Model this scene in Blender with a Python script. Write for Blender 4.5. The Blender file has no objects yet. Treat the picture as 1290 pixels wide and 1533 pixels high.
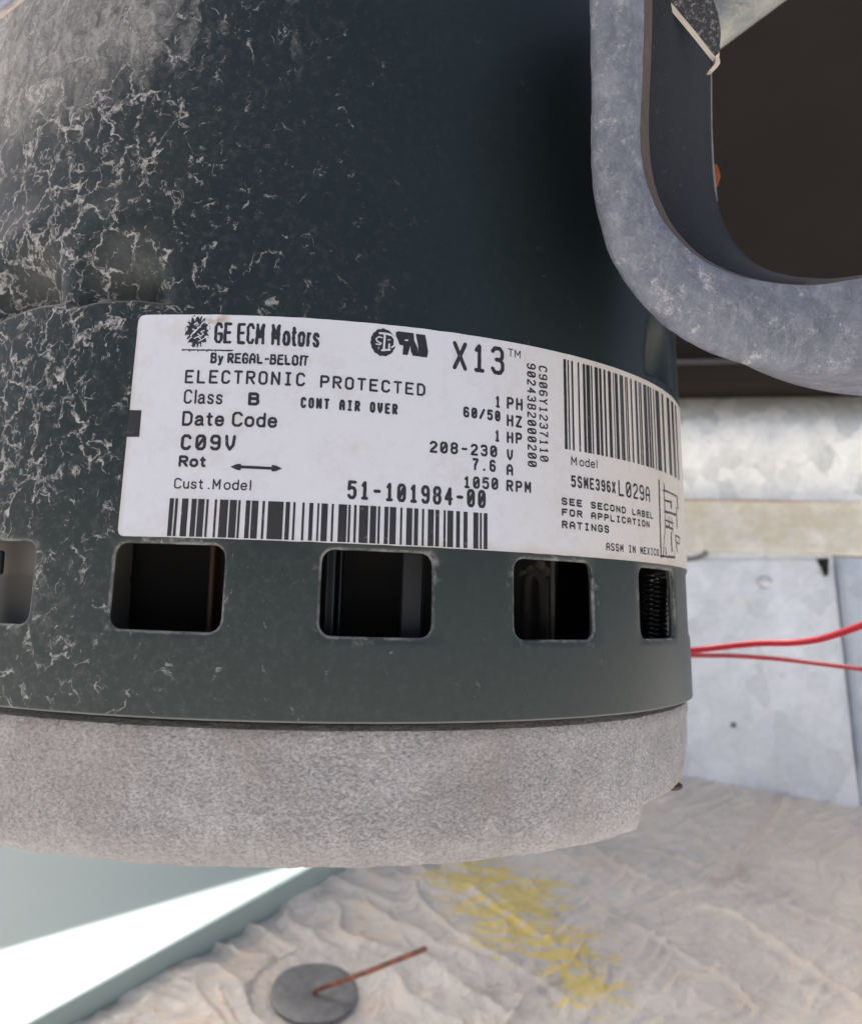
import bpy, bmesh, math, random
from mathutils import Vector, Matrix, noise, geometry
random.seed(7)
SC = bpy.context.scene
COL = SC.collection
R = math.radians

# ---------------------------------------------------------------- camera, world, sun, exposure
CAM = Vector((0, -0.18646, 0))
CR = Vector((0.99152, -0.12565, 0.03329)); CU = Vector((-0.04387, -0.08242, 0.99563)); CF = Vector((0.12236, 0.98864, 0.08723))
cd = bpy.data.cameras.new('camera'); cam = bpy.data.objects.new('camera', cd); COL.objects.link(cam)
cam.matrix_world = Matrix(((CR.x, CU.x, -CF.x, CAM.x), (CR.y, CU.y, -CF.y, CAM.y), (CR.z, CU.z, -CF.z, CAM.z), (0, 0, 0, 1)))
cd.sensor_fit = 'HORIZONTAL'; cd.sensor_width = 36; cd.lens = 36 * 1450 / 1290
cd.clip_start = 0.005; cd.clip_end = 200
cd.dof.use_dof = True; cd.dof.focus_distance = 0.124; cd.dof.aperture_fstop = 52
SC.camera = cam
SUN_EL, SUN_AZ = R(60), R(-40)          # azimuth measured from +Y towards +X
SL = Vector((math.cos(SUN_EL) * math.sin(SUN_AZ), math.cos(SUN_EL) * math.cos(SUN_AZ), math.sin(SUN_EL)))  # towards the sun
w = bpy.data.worlds.new('World'); SC.world = w; w.use_nodes = True
nt = w.node_tree; bg = nt.nodes['Background']; sky = nt.nodes.new('ShaderNodeTexSky')
sky.sky_type = 'NISHITA'; sky.sun_disc = False; sky.sun_elevation = SUN_EL; sky.sun_rotation = SUN_AZ
sky.air_density = 0.75; sky.dust_density = 8; sky.ozone_density = 0.2
nt.links.new(sky.outputs[0], bg.inputs[0]); bg.inputs[1].default_value = 0.15
sd = bpy.data.lights.new('sun', 'SUN'); sd.energy = 5.0; sd.angle = R(0.45); sd.color = (1, .95, .88)
so = bpy.data.objects.new('sun', sd); COL.objects.link(so); so.rotation_euler = SL.to_track_quat('Z', 'Y').to_euler()
SC.view_settings.view_transform = 'Standard'; SC.view_settings.look = 'None'
SC.view_settings.exposure = 0.84; SC.view_settings.gamma = 1; SC.view_settings.use_curve_mapping = False
SC.render.resolution_x = 861; SC.render.resolution_y = 1024

# ---------------------------------------------------------------- helpers
def at(px, py, d): return CAM + d * (CF + CR * ((px - 645) / 1450) - CU * ((py - 766.5) / 1450))
def ray(px, py): return CF + CR * ((px - 645) / 1450) - CU * ((py - 766.5) / 1450)
def on_plane(px, py, p0, n):
    r = ray(px, py); return CAM + r * ((p0 - CAM).dot(n) / r.dot(n))
def link(name, me, mat=None, parent=None, smooth=True):
    o = bpy.data.objects.new(name, me); COL.objects.link(o)
    if mat:
        for m in (mat if isinstance(mat, (list, tuple)) else [mat]): me.materials.append(m)
    if smooth:
        me.polygons.foreach_set('use_smooth', [True] * len(me.polygons))
    if parent: o.parent = parent
    return o
def mesh(name, V, F, mat=None, parent=None, smooth=True, mi=None):
    me = bpy.data.meshes.new(name); me.from_pydata([tuple(v) for v in V], [], F); me.update()
    o = link(name, me, mat, parent, smooth)
    if mi: me.polygons.foreach_set('material_index', mi)
    return o
def autosmooth(o, ang=40):
    me = o.data; bm = bmesh.new(); bm.from_mesh(me)
    for e in bm.edges:
        if len(e.link_faces) == 2 and e.calc_face_angle(0) > R(ang): e.smooth = False
    bm.to_mesh(me); bm.free()
def tag(o, label=None, cat=None, group=None, kind=None):
    if label: o['label'] = label
    if cat: o['category'] = cat
    if group: o['group'] = group
    if kind: o['kind'] = kind
    return o
def empty(name, loc, label, cat):
    o = bpy.data.objects.new(name, None); COL.objects.link(o); o.location = loc; o.empty_display_size = .01
    return tag(o, label, cat)
def bevel(o, wd, seg=2):
    m = o.modifiers.new('bevel', 'BEVEL'); m.width = wd; m.segments = seg; m.limit_method = 'ANGLE'; m.angle_limit = R(35)
    return o
def prism(name, pts, off, mat, parent=None, smooth=False):
    """closed outline pts swept by the vector off"""
    n = len(pts); V = [Vector(p) for p in pts] + [Vector(p) + off for p in pts]
    F = [tuple(range(n)), tuple(range(2 * n - 1, n - 1, -1))] + [(i, i + n, (i + 1) % n + n, (i + 1) % n) for i in range(n)]
    o = mesh(name, V, F, mat, parent, smooth)
    bm = bmesh.new(); bm.from_mesh(o.data); bmesh.ops.recalc_face_normals(bm, faces=bm.faces[:]); bm.to_mesh(o.data); bm.free()
    return o
def spline(P, n):
    out = []
    P = [Vector(p) for p in P]; Q = [2 * P[0] - P[1]] + P + [2 * P[-1] - P[-2]]
    for i in range(1, len(Q) - 2):
        for j in range(n):
            t = j / n; a, b, c, d = Q[i - 1], Q[i], Q[i + 1], Q[i + 2]
            out.append(.5 * ((2 * b) + (c - a) * t + (2 * a - 5 * b + 4 * c - d) * t * t + (3 * b - a - 3 * c + d) * t ** 3))
    return out + [P[-1]]
def tube_data(path, rad, seg=12, caps=True):
    V, F = [], []; n = len(path); up = None
    for i, p in enumerate(path):
        t = (path[min(i + 1, n - 1)] - path[max(i - 1, 0)]).normalized()
        if up is None: up = t.orthogonal().normalized()
        up = (up - t * up.dot(t)).normalized(); b = t.cross(up)
        r = rad(i / max(1, n - 1)) if callable(rad) else rad
        for k in range(seg):
            a = 2 * math.pi * k / seg; V.append(p + (up * math.cos(a) + b * math.sin(a)) * r)
    for i in range(n - 1):
        for k in range(seg):
            k2 = (k + 1) % seg; F.append((i * seg + k, i * seg + k2, (i + 1) * seg + k2, (i + 1) * seg + k))
    if caps: F.append(tuple(range(seg - 1, -1, -1))); F.append(tuple((n - 1) * seg + k for k in range(seg)))
    return V, F
def tube(name, path, rad, mat, parent=None, seg=12):
    V, F = tube_data(path, rad, seg); return mesh(name, V, F, mat, parent)
def grid(name, P, mat, parent=None, wrap=False, smooth=True):
    """P[row][col] points"""
    nr, nc = len(P), len(P[0]); V = [p for r in P for p in r]
    F = [(i * nc + j, i * nc + (j + 1) % nc, (i + 1) * nc + (j + 1) % nc, (i + 1) * nc + j) for i in range(nr - 1) for j in range(nc if wrap else nc - 1)]
    return mesh(name, V, F, mat, parent, smooth)

# ---------------------------------------------------------------- materials
class NT:
    def __init__(s, name):
        s.m = bpy.data.materials.new(name); s.m.use_nodes = True; s.t = s.m.node_tree; s.b = s.t.nodes['Principled BSDF']
        s.co = s.t.nodes.new('ShaderNodeTexCoord').outputs['Object']
    def n(s, ty, **k):
        x = s.t.nodes.new('ShaderNode' + ty)
        for a, v in k.items(): setattr(x, a, v)
        return x
    def l(s, a, b): s.t.links.new(a, b)
    def put(s, inp, v):
        if isinstance(v, bpy.types.NodeSocket): s.l(v, inp)
        else: inp.default_value = v
    def noise(s, scale, detail=4, rough=.55, co=None, dist=0, lac=2.0):
        x = s.n('TexNoise'); s.l(co or s.co, x.inputs['Vector']); x.inputs['Scale'].default_value = scale
        x.inputs['Detail'].default_value = detail; x.inputs['Roughness'].default_value = rough; x.inputs['Distortion'].default_value = dist
        return x.outputs['Fac']
    def noisec(s, scale, detail=3, co=None):
        x = s.n('TexNoise'); s.l(co or s.co, x.inputs['Vector']); x.inputs['Scale'].default_value = scale; x.inputs['Detail'].default_value = detail
        return x.outputs['Color']
    def vor(s, scale, feat='F1', out='Distance', co=None):
        x = s.n('TexVoronoi', feature=feat); s.l(co or s.co, x.inputs['Vector']); x.inputs['Scale'].default_value = scale
        return x.outputs[out]
    def ma(s, op, a, b=0.0, c=None, clamp=False):
        x = s.n('Math', operation=op, use_clamp=clamp); s.put(x.inputs[0], a); s.put(x.inputs[1], b)
        if c is not None: s.put(x.inputs[2], c)
        return x.outputs[0]
    def vm(s, op, a, b):
        x = s.n('VectorMath', operation=op); s.put(x.inputs[0], a)
        if op == 'SCALE': s.put(x.inputs['Scale'], b)
        else: s.put(x.inputs[1], b)
        return x.outputs[0]
    def mr(s, v, a, b, c=0.0, d=1.0, smooth=False):
        x = s.n('MapRange', clamp=True)
        if smooth: x.interpolation_type = 'SMOOTHSTEP'
        s.put(x.inputs[0], v)
        for i, q in enumerate((a, b, c, d)): s.put(x.inputs[i + 1], q)
        return x.outputs[0]
    def mix(s, f, a, b):
        x = s.n('Mix', data_type='RGBA'); s.put(x.inputs[0], f)
        for i, v in ((6, a), (7, b)):
            if not isinstance(v, bpy.types.NodeSocket): v = (*v[:3], 1)
            s.put(x.inputs[i], v)
        return x.outputs[2]
    def xyz(s, co=None):
        x = s.n('SeparateXYZ'); s.l(co or s.co, x.inputs[0]); return x.outputs
    def warp(s, amt, scale, co=None):
        c = s.vm('SUBTRACT', s.noisec(scale, 3, co), (.5, .5, .5)); return s.vm('ADD', co or s.co, s.vm('SCALE', c, amt))
    def bump(s, h, dist, strength=1.0, prev=None):
        x = s.n('Bump'); s.l(h, x.inputs['Height']); x.inputs['Distance'].default_value = dist; x.inputs['Strength'].default_value = strength
        if prev: s.l(prev, x.inputs['Normal'])
        return x.outputs[0]
    def done(s, col, rough=.5, metal=0.0, normal=None, spec=None):
        if not isinstance(col, bpy.types.NodeSocket): col = (*col[:3], 1)
        s.put(s.b.inputs['Base Color'], col); s.put(s.b.inputs['Roughness'], rough); s.put(s.b.inputs['Metallic'], metal)
        if normal: s.l(normal, s.b.inputs['Normal'])
        if spec is not None: s.b.inputs['Specular IOR Level'].default_value = spec
        return s.m

def m_simple(name, col, rough=.5, metal=0.0, var=.25, scale=300, bumpd=0.00005, spec=None):
    t = NT(name); nz = t.noise(scale, 5); d = tuple(c * (1 - var) for c in col); e = tuple(min(1, c * (1 + var)) for c in col)
    return t.done(t.mix(nz, d, e), rough, metal, t.bump(nz, bumpd), spec)

def m_motor_paint():
    t = NT('motor_paint'); X, Y, Z = t.xyz()
    th = t.ma('ARCTAN2', X, t.ma('MULTIPLY', Y, -1)); s = t.ma('MULTIPLY', th, .07)     # arc length round the shell, metres
    base = t.mix(t.noise(60, 4), (.006, .0125, .0145), (.011, .0185, .0195))
    base = t.mix(t.mr(Z, -.016, .02), t.mix(t.noise(900, 3), (.027, .037, .035), (.039, .049, .045)), base)  # reflected brightness put into the paint colour: lighter low down, darker above
    # fine dust film and specks
    film = t.mr(t.noise(900, 6, .8), .50, .80); speck = t.mr(t.noise(2600, 2), .68, .78)
    left = t.mr(s, .018, -.045)                        # dirt gathers on one flank of the shell
    lowleft = t.mr(s, -.012, -.05)
    # crackly dried dirt lines
    wco = t.warp(.0011, 1500, t.warp(.0026, 560, t.warp(.0035, 170)))
    def veins(scale, wdt, lo, hi, seedoff, mscale):
        co = t.vm('ADD', wco, (seedoff, seedoff * .7, seedoff * 1.3)); c3 = t.vm('MULTIPLY', co, (1, 1, .72))
        e = t.vor(scale, 'DISTANCE_TO_EDGE', 'Distance', c3)
        patch = t.mr(t.noise(mscale, 5, .75, co), lo, hi)
        return t.ma('MULTIPLY', t.mr(e, wdt, wdt * .25), patch)
    lo = t.ma('SUBTRACT', .64, t.ma('MULTIPLY', left, t.mr(Z, -.002, .034, .10, .17))); hi = t.ma('ADD', lo, .05)
    v1 = veins(225, .050, t.ma('SUBTRACT', lo, t.ma('MULTIPLY', lowleft, .10)), hi, .0, 260); v2 = veins(470, .055, lo, hi, .31, 380)
    br = t.mr(t.noise(1300, 4, .75), .30, .50)
    v = t.ma('MULTIPLY', t.ma('MAXIMUM', v1, t.ma('MULTIPLY', v2, .75)), br)
    lo2 = t.ma('SUBTRACT', .80, t.ma('MULTIPLY', left, .15))
    blot = t.ma('MULTIPLY', t.mr(t.noise(520, 8, .8), lo2, t.ma('ADD', lo2, .06)), .6)
    v = t.ma('MAXIMUM', v, blot)
    v = t.ma('MULTIPLY', v, t.mr(s, .02, -.03, .16, 1.0))
    # the upper left shoulder is coated, with downward runs
    run = t.noise(110, 7, .78, t.vm('MULTIPLY', wco, (2.6, 2.6, .6)))
    sh = t.ma('ADD', t.ma('MULTIPLY', t.mr(Z, .044, .072), t.mr(s, -.020, -.044)), t.ma('MULTIPLY', t.mr(Z, .060, .072), t.mr(s, .004, -.03)))
    coat = t.ma('MULTIPLY', t.mr(t.ma('ADD', sh, t.ma('MULTIPLY', t.ma('SUBTRACT', run, .5), 3.4)), .50, 1.35), t.mr(t.noise(500, 7, .8, t.vm('MULTIPLY', wco, (1.5, 1.5, .6))), .38, .60, .15, .80))
    # dirt settled in the crimps
    def spot(sc, zc, rs, rz):
        a = t.ma('DIVIDE', t.ma('SUBTRACT', s, sc), rs); b = t.ma('DIVIDE', t.ma('SUBTRACT', Z, zc), rz)
        return t.mr(t.ma('ADD', t.ma('MULTIPLY', a, a), t.ma('MULTIPLY', b, b)), 1.0, .1)
    sp = t.ma('MULTIPLY', t.ma('MAXIMUM', spot(-.0240, .0415, .0062, .0055), spot(-.0385, .0415, .0060, .0070)), t.mr(t.noise(380, 5, .7), .36, .66))
    sp = t.ma('MAXIMUM', sp, t.ma('MULTIPLY', spot(-.033, -.0015, .005, .0062), t.mr(t.noise(600, 5, .8), .5, .56)))
    dirt = t.ma('MAXIMUM', t.ma('MAXIMUM', v, coat), t.ma('MULTIPLY', t.ma('MULTIPLY', sp, .18), t.mr(t.noise(1300, 6, .8), .35, .62)))
    dirt = t.ma('MAXIMUM', dirt, t.ma('MULTIPLY', film, t.ma('ADD', .025, t.ma('MULTIPLY', left, .16))))
    dirt = t.ma('MAXIMUM', dirt, t.ma('MULTIPLY', speck, t.ma('ADD', .06, t.ma('MULTIPLY', left, .2))))
    # paint rubbed off round the slots
    fr = t.ma('SUBTRACT', t.ma('MODULO', t.ma('ADD', s, .04224 + .012658 + .25316), .025316), .012658)
    dx = t.ma('SUBTRACT', t.ma('ABSOLUTE', fr), .00686); dz = t.ma('SUBTRACT', t.ma('ABSOLUTE', t.ma('SUBTRACT', Z, .000105)), .005145)
    px_, pz_ = t.ma('MAXIMUM', t.ma('ADD', dx, .0016), 0), t.ma('MAXIMUM', t.ma('ADD', dz, .0016), 0)
    sd_ = t.ma('SUBTRACT', t.ma('SQRT', t.ma('ADD', t.ma('MULTIPLY', px_, px_), t.ma('MULTIPLY', pz_, pz_))), .0016)
    jag = t.ma('MULTIPLY', t.ma('SUBTRACT', t.noise(900, 5, .8), .5), .0006)
    rub = t.ma('MULTIPLY', t.mr(t.ma('ADD', sd_, jag), .00042, .00018), t.mr(t.noise(230, 5, .8), .42, .60, .08, 1))
    halo = t.ma('MULTIPLY', t.mr(t.ma('ADD', sd_, t.ma('MULTIPLY', jag, 2.5)), .0014, .0002), t.mr(t.noise(210, 5, .7), .56, .66))
    dirt = t.ma('MAXIMUM', dirt, t.ma('MAXIMUM', t.ma('MULTIPLY', rub, .5), t.ma('MULTIPLY', halo, .5)))
    lip = t.mr(Z, -.01490, -.01505); dirt = t.ma('MAXIMUM', dirt, t.ma('MULTIPLY', lip, .28))
    dc = t.mix(t.noise(180, 3), (.36, .36, .37), (.52, .50, .47))
    col = t.mix(t.ma('MULTIPLY', dirt, .80), base, dc)
    nb = t.bump(t.noise(1400, 3), .00003, .55); nb = t.bump(dirt, .00007, .7, nb)
    return t.done(col, t.mr(dirt, 0, .6, .40, .9), 0, nb, .30)

def m_casting():
    t = NT('cast_aluminium')
    mp = t.n('Mapping'); t.l(t.warp(.0007, 900), mp.inputs[0]); mp.inputs['Rotation'].default_value = (0, R(35), 0); mp.inputs['Scale'].default_value = (1, 1, 1.7)
    g = t.noise(2100, 6, .8, mp.outputs[0]); big = t.noise(55, 5, .6); mid = t.noise(260, 5, .7); pit = t.vor(1500, 'SMOOTH_F1', 'Distance', t.warp(.0007, 800))
    col = t.mix(t.mr(g, .40, .60), (.27, .262, .268), (.60, .59, .60))
    col = t.mix(t.mr(t.noise(90, 7, .8), .46, .66), col, t.mix(t.mr(g, .38, .62), (.38, .365, .37), (.80, .785, .80)))
    col = t.mix(t.mr(big, .47, .72, 0, .6), col, (.34, .31, .285))
    col = t.mix(t.mr(t.noise(120, 6, .75), .66, .74, 0, .8), col, (.16, .15, .15))
    X, Y, Z = t.xyz(); col = t.mix(t.ma('MULTIPLY', t.mr(t.ma('ADD', Z, t.ma('MULTIPLY', mid, .006)), -.0255, -.0292), .6), col, (.62, .59, .56))
    n = t.bump(pit, .0009, 1.0); n = t.bump(g, .0009, .9, n); n = t.bump(mid, .0007, .5, n)
    return t.done(col, t.mr(t.noise(700, 3), .4, .6, .30, .55), .45, n)

def m_paper():
    t = NT('label_paper'); big = t.noise(45, 4); f = t.noise(900, 4)
    X, Y, Z = t.xyz(); th = t.ma('ARCTAN2', X, t.ma('MULTIPLY', Y, -1)); s = t.ma('MULTIPLY', th, .07)
    col = t.mix(big, (.49, .51, .56), (.555, .57, .61))
    col = t.mix(t.mr(s, .02, .06, 0, .85), col, (.545, .50, .44))                            # aged, yellowed end
    col = t.mix(t.ma('MULTIPLY', t.mr(f, .5, .8), .16), col, (.38, .37, .36))
    gr = t.mr(t.noise(130, 7, .8), .50, .72, 0, .5); col = t.mix(gr, col, (.42, .38, .33))
    low = t.ma('MULTIPLY', t.mr(t.ma('ADD', Z, t.ma('MULTIPLY', t.noise(260, 4), .004)), .0092, .0074), t.mr(s, -.02, .02, .35, 1))
    col = t.mix(t.ma('MULTIPLY', low, .6), col, (.42, .35, .28))
    col = t.mix(t.ma('MULTIPLY', t.mr(s, -.0228, -.0236), .5), col, (.4, .36, .31))
    col = t.mix(t.ma('MULTIPLY', t.mr(t.noise(420, 6, .75), .70, .76), .6), col, (.25, .22, .2))
    a = t.ma('DIVIDE', t.ma('SUBTRACT', s, -.0130), .0018); b = t.ma('DIVIDE', t.ma('SUBTRACT', Z, .0334), .0010)
    col = t.mix(t.ma('MULTIPLY', t.mr(t.ma('ADD', t.ma('MULTIPLY', a, a), t.ma('MULTIPLY', b, b)), 1, .2), t.mr(t.noise(900, 5), .4, .6)), col, (.35, .29, .22))
    return t.done(col, .42, 0, t.bump(f, .00001))

def m_ink():
    t = NT('printed_ink'); f = t.noise(1100, 5, .7)
    c = t.mix(t.noise(120, 3), (.010, .010, .012), (.024, .023, .024))
    c = t.mix(t.ma('MULTIPLY', t.mr(f, .62, .70), .6), c, (.26, .25, .26))
    return t.done(c, .35, 0)

def m_arm():
    t = NT('weathered_grey_arm'); f = t.noise(900, 7, .8, t.vm('MULTIPLY', t.warp(.001, 500), (1, 1, .55))); mid = t.noise(190, 7, .75, t.warp(.004, 160))
    col = t.mix(t.mr(mid, .35, .65), (.105, .120, .155), (.20, .217, .262))
    col = t.mix(t.mr(f, .50, .66, 0, .55), col, (.33, .34, .37))
    col = t.mix(t.ma('MULTIPLY', t.mr(t.noise(330, 7, .85), .565, .65), .75), col, (.50, .49, .48))
    col = t.mix(t.ma('MULTIPLY', t.mr(t.noise(430, 5, .7, t.vm('ADD', t.co, (.3, .1, .2))), .66, .72), .8), col, (.09, .09, .10))
    return t.done(col, .55, .15, t.bump(f, .0003, .9, t.bump(mid, .0012, .7)))
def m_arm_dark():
    t = NT('dark_inner_steel'); f = t.noise(500, 6, .75)  # darker steel for the arm's inner wall
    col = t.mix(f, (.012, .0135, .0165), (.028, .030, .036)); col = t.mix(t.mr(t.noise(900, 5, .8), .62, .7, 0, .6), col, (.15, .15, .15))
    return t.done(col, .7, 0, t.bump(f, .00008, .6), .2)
def m_edge():
    t = NT('rusty_dirty_edge'); f = t.noise(500, 5, .7)
    return t.done(t.mix(f, (.022, .016, .014), (.12, .088, .072)), .8, 0, t.bump(f, .0001))
def m_galv(name, a, b, warm=.0, metal=.35, ledge=None):
    t = NT(name); wv = t.warp(.01, 60); v = t.vor(95, 'F1', 'Color', t.vm('MULTIPLY', wv, (1, 1, .7))); x = t.xyz(v)[0]
    f = t.noise(380, 6, .7); big = t.noise(26, 5, .65)
    col = t.mix(t.mr(t.ma('ADD', t.ma('MULTIPLY', x, .35), t.ma('MULTIPLY', t.noise(290, 7, .8, wv), .65)), .22, .70), a, b)
    col = t.mix(t.mr(big, .5, .72, 0, .5), col, tuple(min(1, c * 1.2) for c in b))
    if warm: col = t.mix(t.mr(t.noise(60, 6, .7), .45, .68, 0, warm), col, (.62, .54, .38))
    col = t.mix(t.mr(t.noise(75, 6, .7, t.vm('ADD', t.co, (1, 2, 3))), .62, .74, 0, .45), col, (.36, .36, .37))
    if ledge:      # grime on the flat band of the fold, rust along the crease
        Z = t.ma('ADD', t.xyz()[2], t.ma('MULTIPLY', t.ma('SUBTRACT', f, .5), .003)); lo, hi = ledge
        bandm = t.ma('MULTIPLY', t.ma('MULTIPLY', t.mr(Z, hi + .0016, hi - .0005), t.mr(Z, lo - .001, lo + .001)), t.mr(t.noise(70, 6, .7), .30, .58, .35, .95))
        col = t.mix(bandm, col, t.mix(f, (.46, .425, .33), (.68, .62, .49)))
        rl = t.ma('MULTIPLY', t.mr(t.ma('ABSOLUTE', t.ma('SUBTRACT', Z, hi + .0006)), .0016, .0003), t.mr(t.noise(20, 3), .35, .6, .2, .8))
        col = t.mix(rl, col, (.52, .34, .20))
    rg = t.ma('ADD', .34, t.ma('MULTIPLY', x, .2))
    return t.done(col, rg, metal, t.bump(f, .0004, .6, t.bump(t.noise(110, 6, .7, wv), .0022, .7, t.bump(big, .004, .35))))
TEXT=[
 ('GE ECM Motors',-13.16,30.11,-0.08,30.09,2.72,0.306,'h'),
 ('By REGAL-BELOIT',-13.44,27.61,-1.27,27.69,1.35,0.186,'h'),
 ('ELECTRONIC',-16.54,25.00,-1.48,25.11,1.73,0.194,'m'),
 ('PROTECTED',0.37,25.05,13.87,25.03,1.62,0.193,'m'),
 ('Class',-16.48,22.46,-11.63,22.44,1.80,0.167,'h'),
 ('B',-8.39,22.43,-6.98,22.47,1.66,0.266,'m'),
 ('CONT AIR OVER',-1.92,22.40,10.27,22.35,1.38,0.208,'m'),
 ('Date Code',-16.48,19.69,-4.78,19.77,1.87,0.216,'h'),
 ('C09V',-16.41,16.69,-9.58,16.75,1.98,0.256,'m'),
 ('Rot',-16.50,14.61,-13.22,14.64,1.44,0.222,'h'),
 ('Cust. Model',-16.85,11.96,-7.45,11.97,1.30,0.122,'h'),
 ('51-101984-00',4.25,11.46,22.43,11.39,2.33,0.278,'m'),
 ('1',23.83,24.68,24.65,24.76,1.59,0.213,'m'),
 ('PH',25.64,24.70,28.19,24.74,1.65,0.214,'m'),
 ('60/50',19.15,22.88,24.64,22.87,1.43,0.208,'m'),
 ('HZ',25.62,22.40,28.06,22.42,1.60,0.213,'m'),
 ('1',23.77,20.18,24.53,20.25,1.58,0.210,'m'),
 ('HP',25.61,20.18,28.04,20.24,1.54,0.212,'m'),
 ('208-230',14.56,17.91,24.12,18.13,1.54,0.212,'m'),
 ('V',25.60,17.90,26.59,17.92,1.49,0.211,'m'),
 ('7.6',20.47,16.15,23.92,16.19,1.59,0.215,'m'),
 ('A',25.54,15.92,26.58,15.93,1.49,0.210,'m'),
 ('1050',19.22,13.77,24.27,13.92,1.57,0.213,'m'),
 ('RPM',25.52,13.84,29.45,13.91,1.52,0.209,'m'),
 ('X13',17.57,28.96,25.26,29.12,3.78,0.422,'m'),
 ('TM',25.83,31.79,28.07,31.78,1.09,0.091,'h'),
 ('Model',36.67,18.39,42.04,18.50,1.25,0.120,'h'),
 ('5SME396X',36.58,15.36,46.25,15.39,1.67,0.210,'m'),
 ('L029A',46.97,15.14,56.38,15.11,2.31,0.221,'m'),
 ('SEE SECOND LABEL',34.72,12.80,57.29,12.64,1.01,0.207,'m'),
 ('FOR APPLICATION',34.73,11.34,55.78,11.23,1.01,0.207,'m'),
 ('RATINGS',34.69,9.64,44.34,9.62,1.07,0.206,'m'),
 ('ASSM IN MEXICO',43.58,7.20,58.87,7.18,1.11,0.139,'m'),
]
BAR1=[(-17.2, -16.74), (-16.48, -16.22), (-15.64, -14.93), (-14.45, -13.9), (-13.65, -12.94), (-12.63, -12.43), (-11.61, -11.42), (-10.98, -10.04), (-9.78, -9.0), (-8.75, -8.56), (-7.84, -7.38), (-7.13, -6.41), (-5.85, -5.63), (-5.17, -4.58), (-4.49, -3.4), (-3.06, -2.62), (-2.16, -1.97), (-1.07, -0.88), (-0.23, 0.17), (0.74, 0.89), (1.24, 1.92), (2.46, 2.64), (3.3, 4.25), (4.5, 4.69), (5.2, 5.42), (5.84, 6.86), (7.18, 7.85), (8.14, 8.34), (8.95, 9.37), (9.63, 10.35), (10.95, 11.14), (11.74, 12.41), (12.74, 13.18), (13.75, 13.95), (14.53, 15.21), (15.52, 15.94), (16.6, 16.81), (17.12, 17.83), (18.32, 18.75), (19.33, 19.8), (20.71, 21.33), (21.63, 21.82), (22.19, 22.64)]
BAR2=[(35.56, 36.02), (36.34, 36.55), (37.09, 37.38), (38.39, 38.64), (39.43, 39.89), (40.17, 40.91), (41.19, 41.43), (42.04, 42.71), (43.04, 43.55), (44.11, 44.51), (45.17, 45.85), (46.43, 46.57), (46.91, 47.62), (48.21, 48.44), (48.59, 49.11), (49.66, 49.84), (50.09, 50.41), (51.25, 51.65), (52.66, 53.26), (53.83, 54.08), (54.34, 54.75), (55.51, 55.78), (55.9, 56.58), (56.99, 57.62), (57.96, 58.48), (59.29, 59.61), (60.32, 60.91), (61.06, 61.93), (63.18, 64.05), (66.06, 67.69), (69.12, 70.83), (72.5, 73.72)]
DIAG=[(60.3, 18.8, 59.83, 7.17, 0.23), (62.6, 18.64, 62.35, 11.8, 0.14), (62.05, 17.6, 70.56, 17.42, 0.14), (62.51, 16.02, 66.1, 16.06, 0.14), (66.1, 16.06, 65.83, 15.21, 0.32), (62.28, 14.27, 69.3, 14.36, 0.18), (62.77, 12.91, 66.82, 12.81, 0.13), (62.31, 12.02, 66.44, 11.9, 0.2), (64.31, 13.59, 64.49, 12.3, 0.14), (65.89, 13.62, 66.28, 12.22, 0.14), (66.44, 11.9, 66.11, 11.22, 0.13), (65.27, 11.1, 65.25, 8.49, 0.29), (59.55, 7.26, 66.95, 7.44, 0.16), (62.08, 11.57, 60.79, 7.65, 0.11), (66.73, 8.63, 66.75, 7.54, 0.11), (70.53, 17.3, 70.83, 15.63, 0.36), (69.55, 15.51, 69.39, 12.35, 0.23), (67.85, 10.96, 68.57, 8.52, 0.25), (68.58, 10.96, 71.34, 10.81, 0.14), (71.21, 10.8, 70.49, 9.86, 0.14), (70.49, 9.86, 68.35, 9.83, 0.14), (62.03, 8.68, 62.07, 7.72, 0.16)]

# ================================================================ MOTOR
def sh_r(z): return .070 - .0563 * z                       # shell radius, slight draft
def cyl(s, z, off=0.0):
    th = s / .07; r = sh_r(z) + off; return Vector((r * math.sin(th), -r * math.cos(th), z))
MM = .001
def lab(s, z, off=.00012): return cyl(s * MM, z * MM, off)

paint = m_motor_paint(); cast = m_casting(); paper = m_paper(); ink = m_ink()
worn = m_simple('worn_sheet_edge', (.30, .30, .29), .5, .3, .3, 600)
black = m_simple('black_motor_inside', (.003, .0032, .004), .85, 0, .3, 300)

motor = empty('electric_motor', (0, 0, 0), 'dark green-grey electric motor with white rating label and pale cast end cap', 'motor')

TH0, DTH, SW = -.60345, .36165, .19609
ZT, ZB = .00525, -.00504
DENT = [(-26.8, 36.7, 5.6, 4.6, 4.0), (-43.0, 36.4, 5.8, 5.2, 4.4), (64.5, 36.2, 5.6, 7.5, 2.6)]
def dent(s, z):
    d = 0
    for sc, zc, ws, wz, dp in DENT:
        u = (s / MM - sc) / ws; zc2 = zc - 1.3 * max(0, abs(u) - .35) ** 2 + (0.9 * u if sc < -40 else 0)
        v = z / MM - zc2
        if abs(u) > 2.2: continue
        g = math.exp(-abs(u) ** 3.4)
        if v >= 0: d += dp * g * math.exp(-(v / wz) ** 1.6)
        else: d += dp * g * max(0, 1 + v / .9) ** 1.4
        # a soft raised brow round the crimp
        d -= .7 * math.exp(-(u * u) / 1.0) * math.exp(-((v - 10) / 3.4) ** 2)
    return -d * MM
def sh_pt(th, z): 
    s = th * .07; return cyl(s, z, dent(s, z))
NC, NS = 32, 12
zlow, zhigh = -.0080, .0080
V, F, MI = [], [], []
idx = {}
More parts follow.
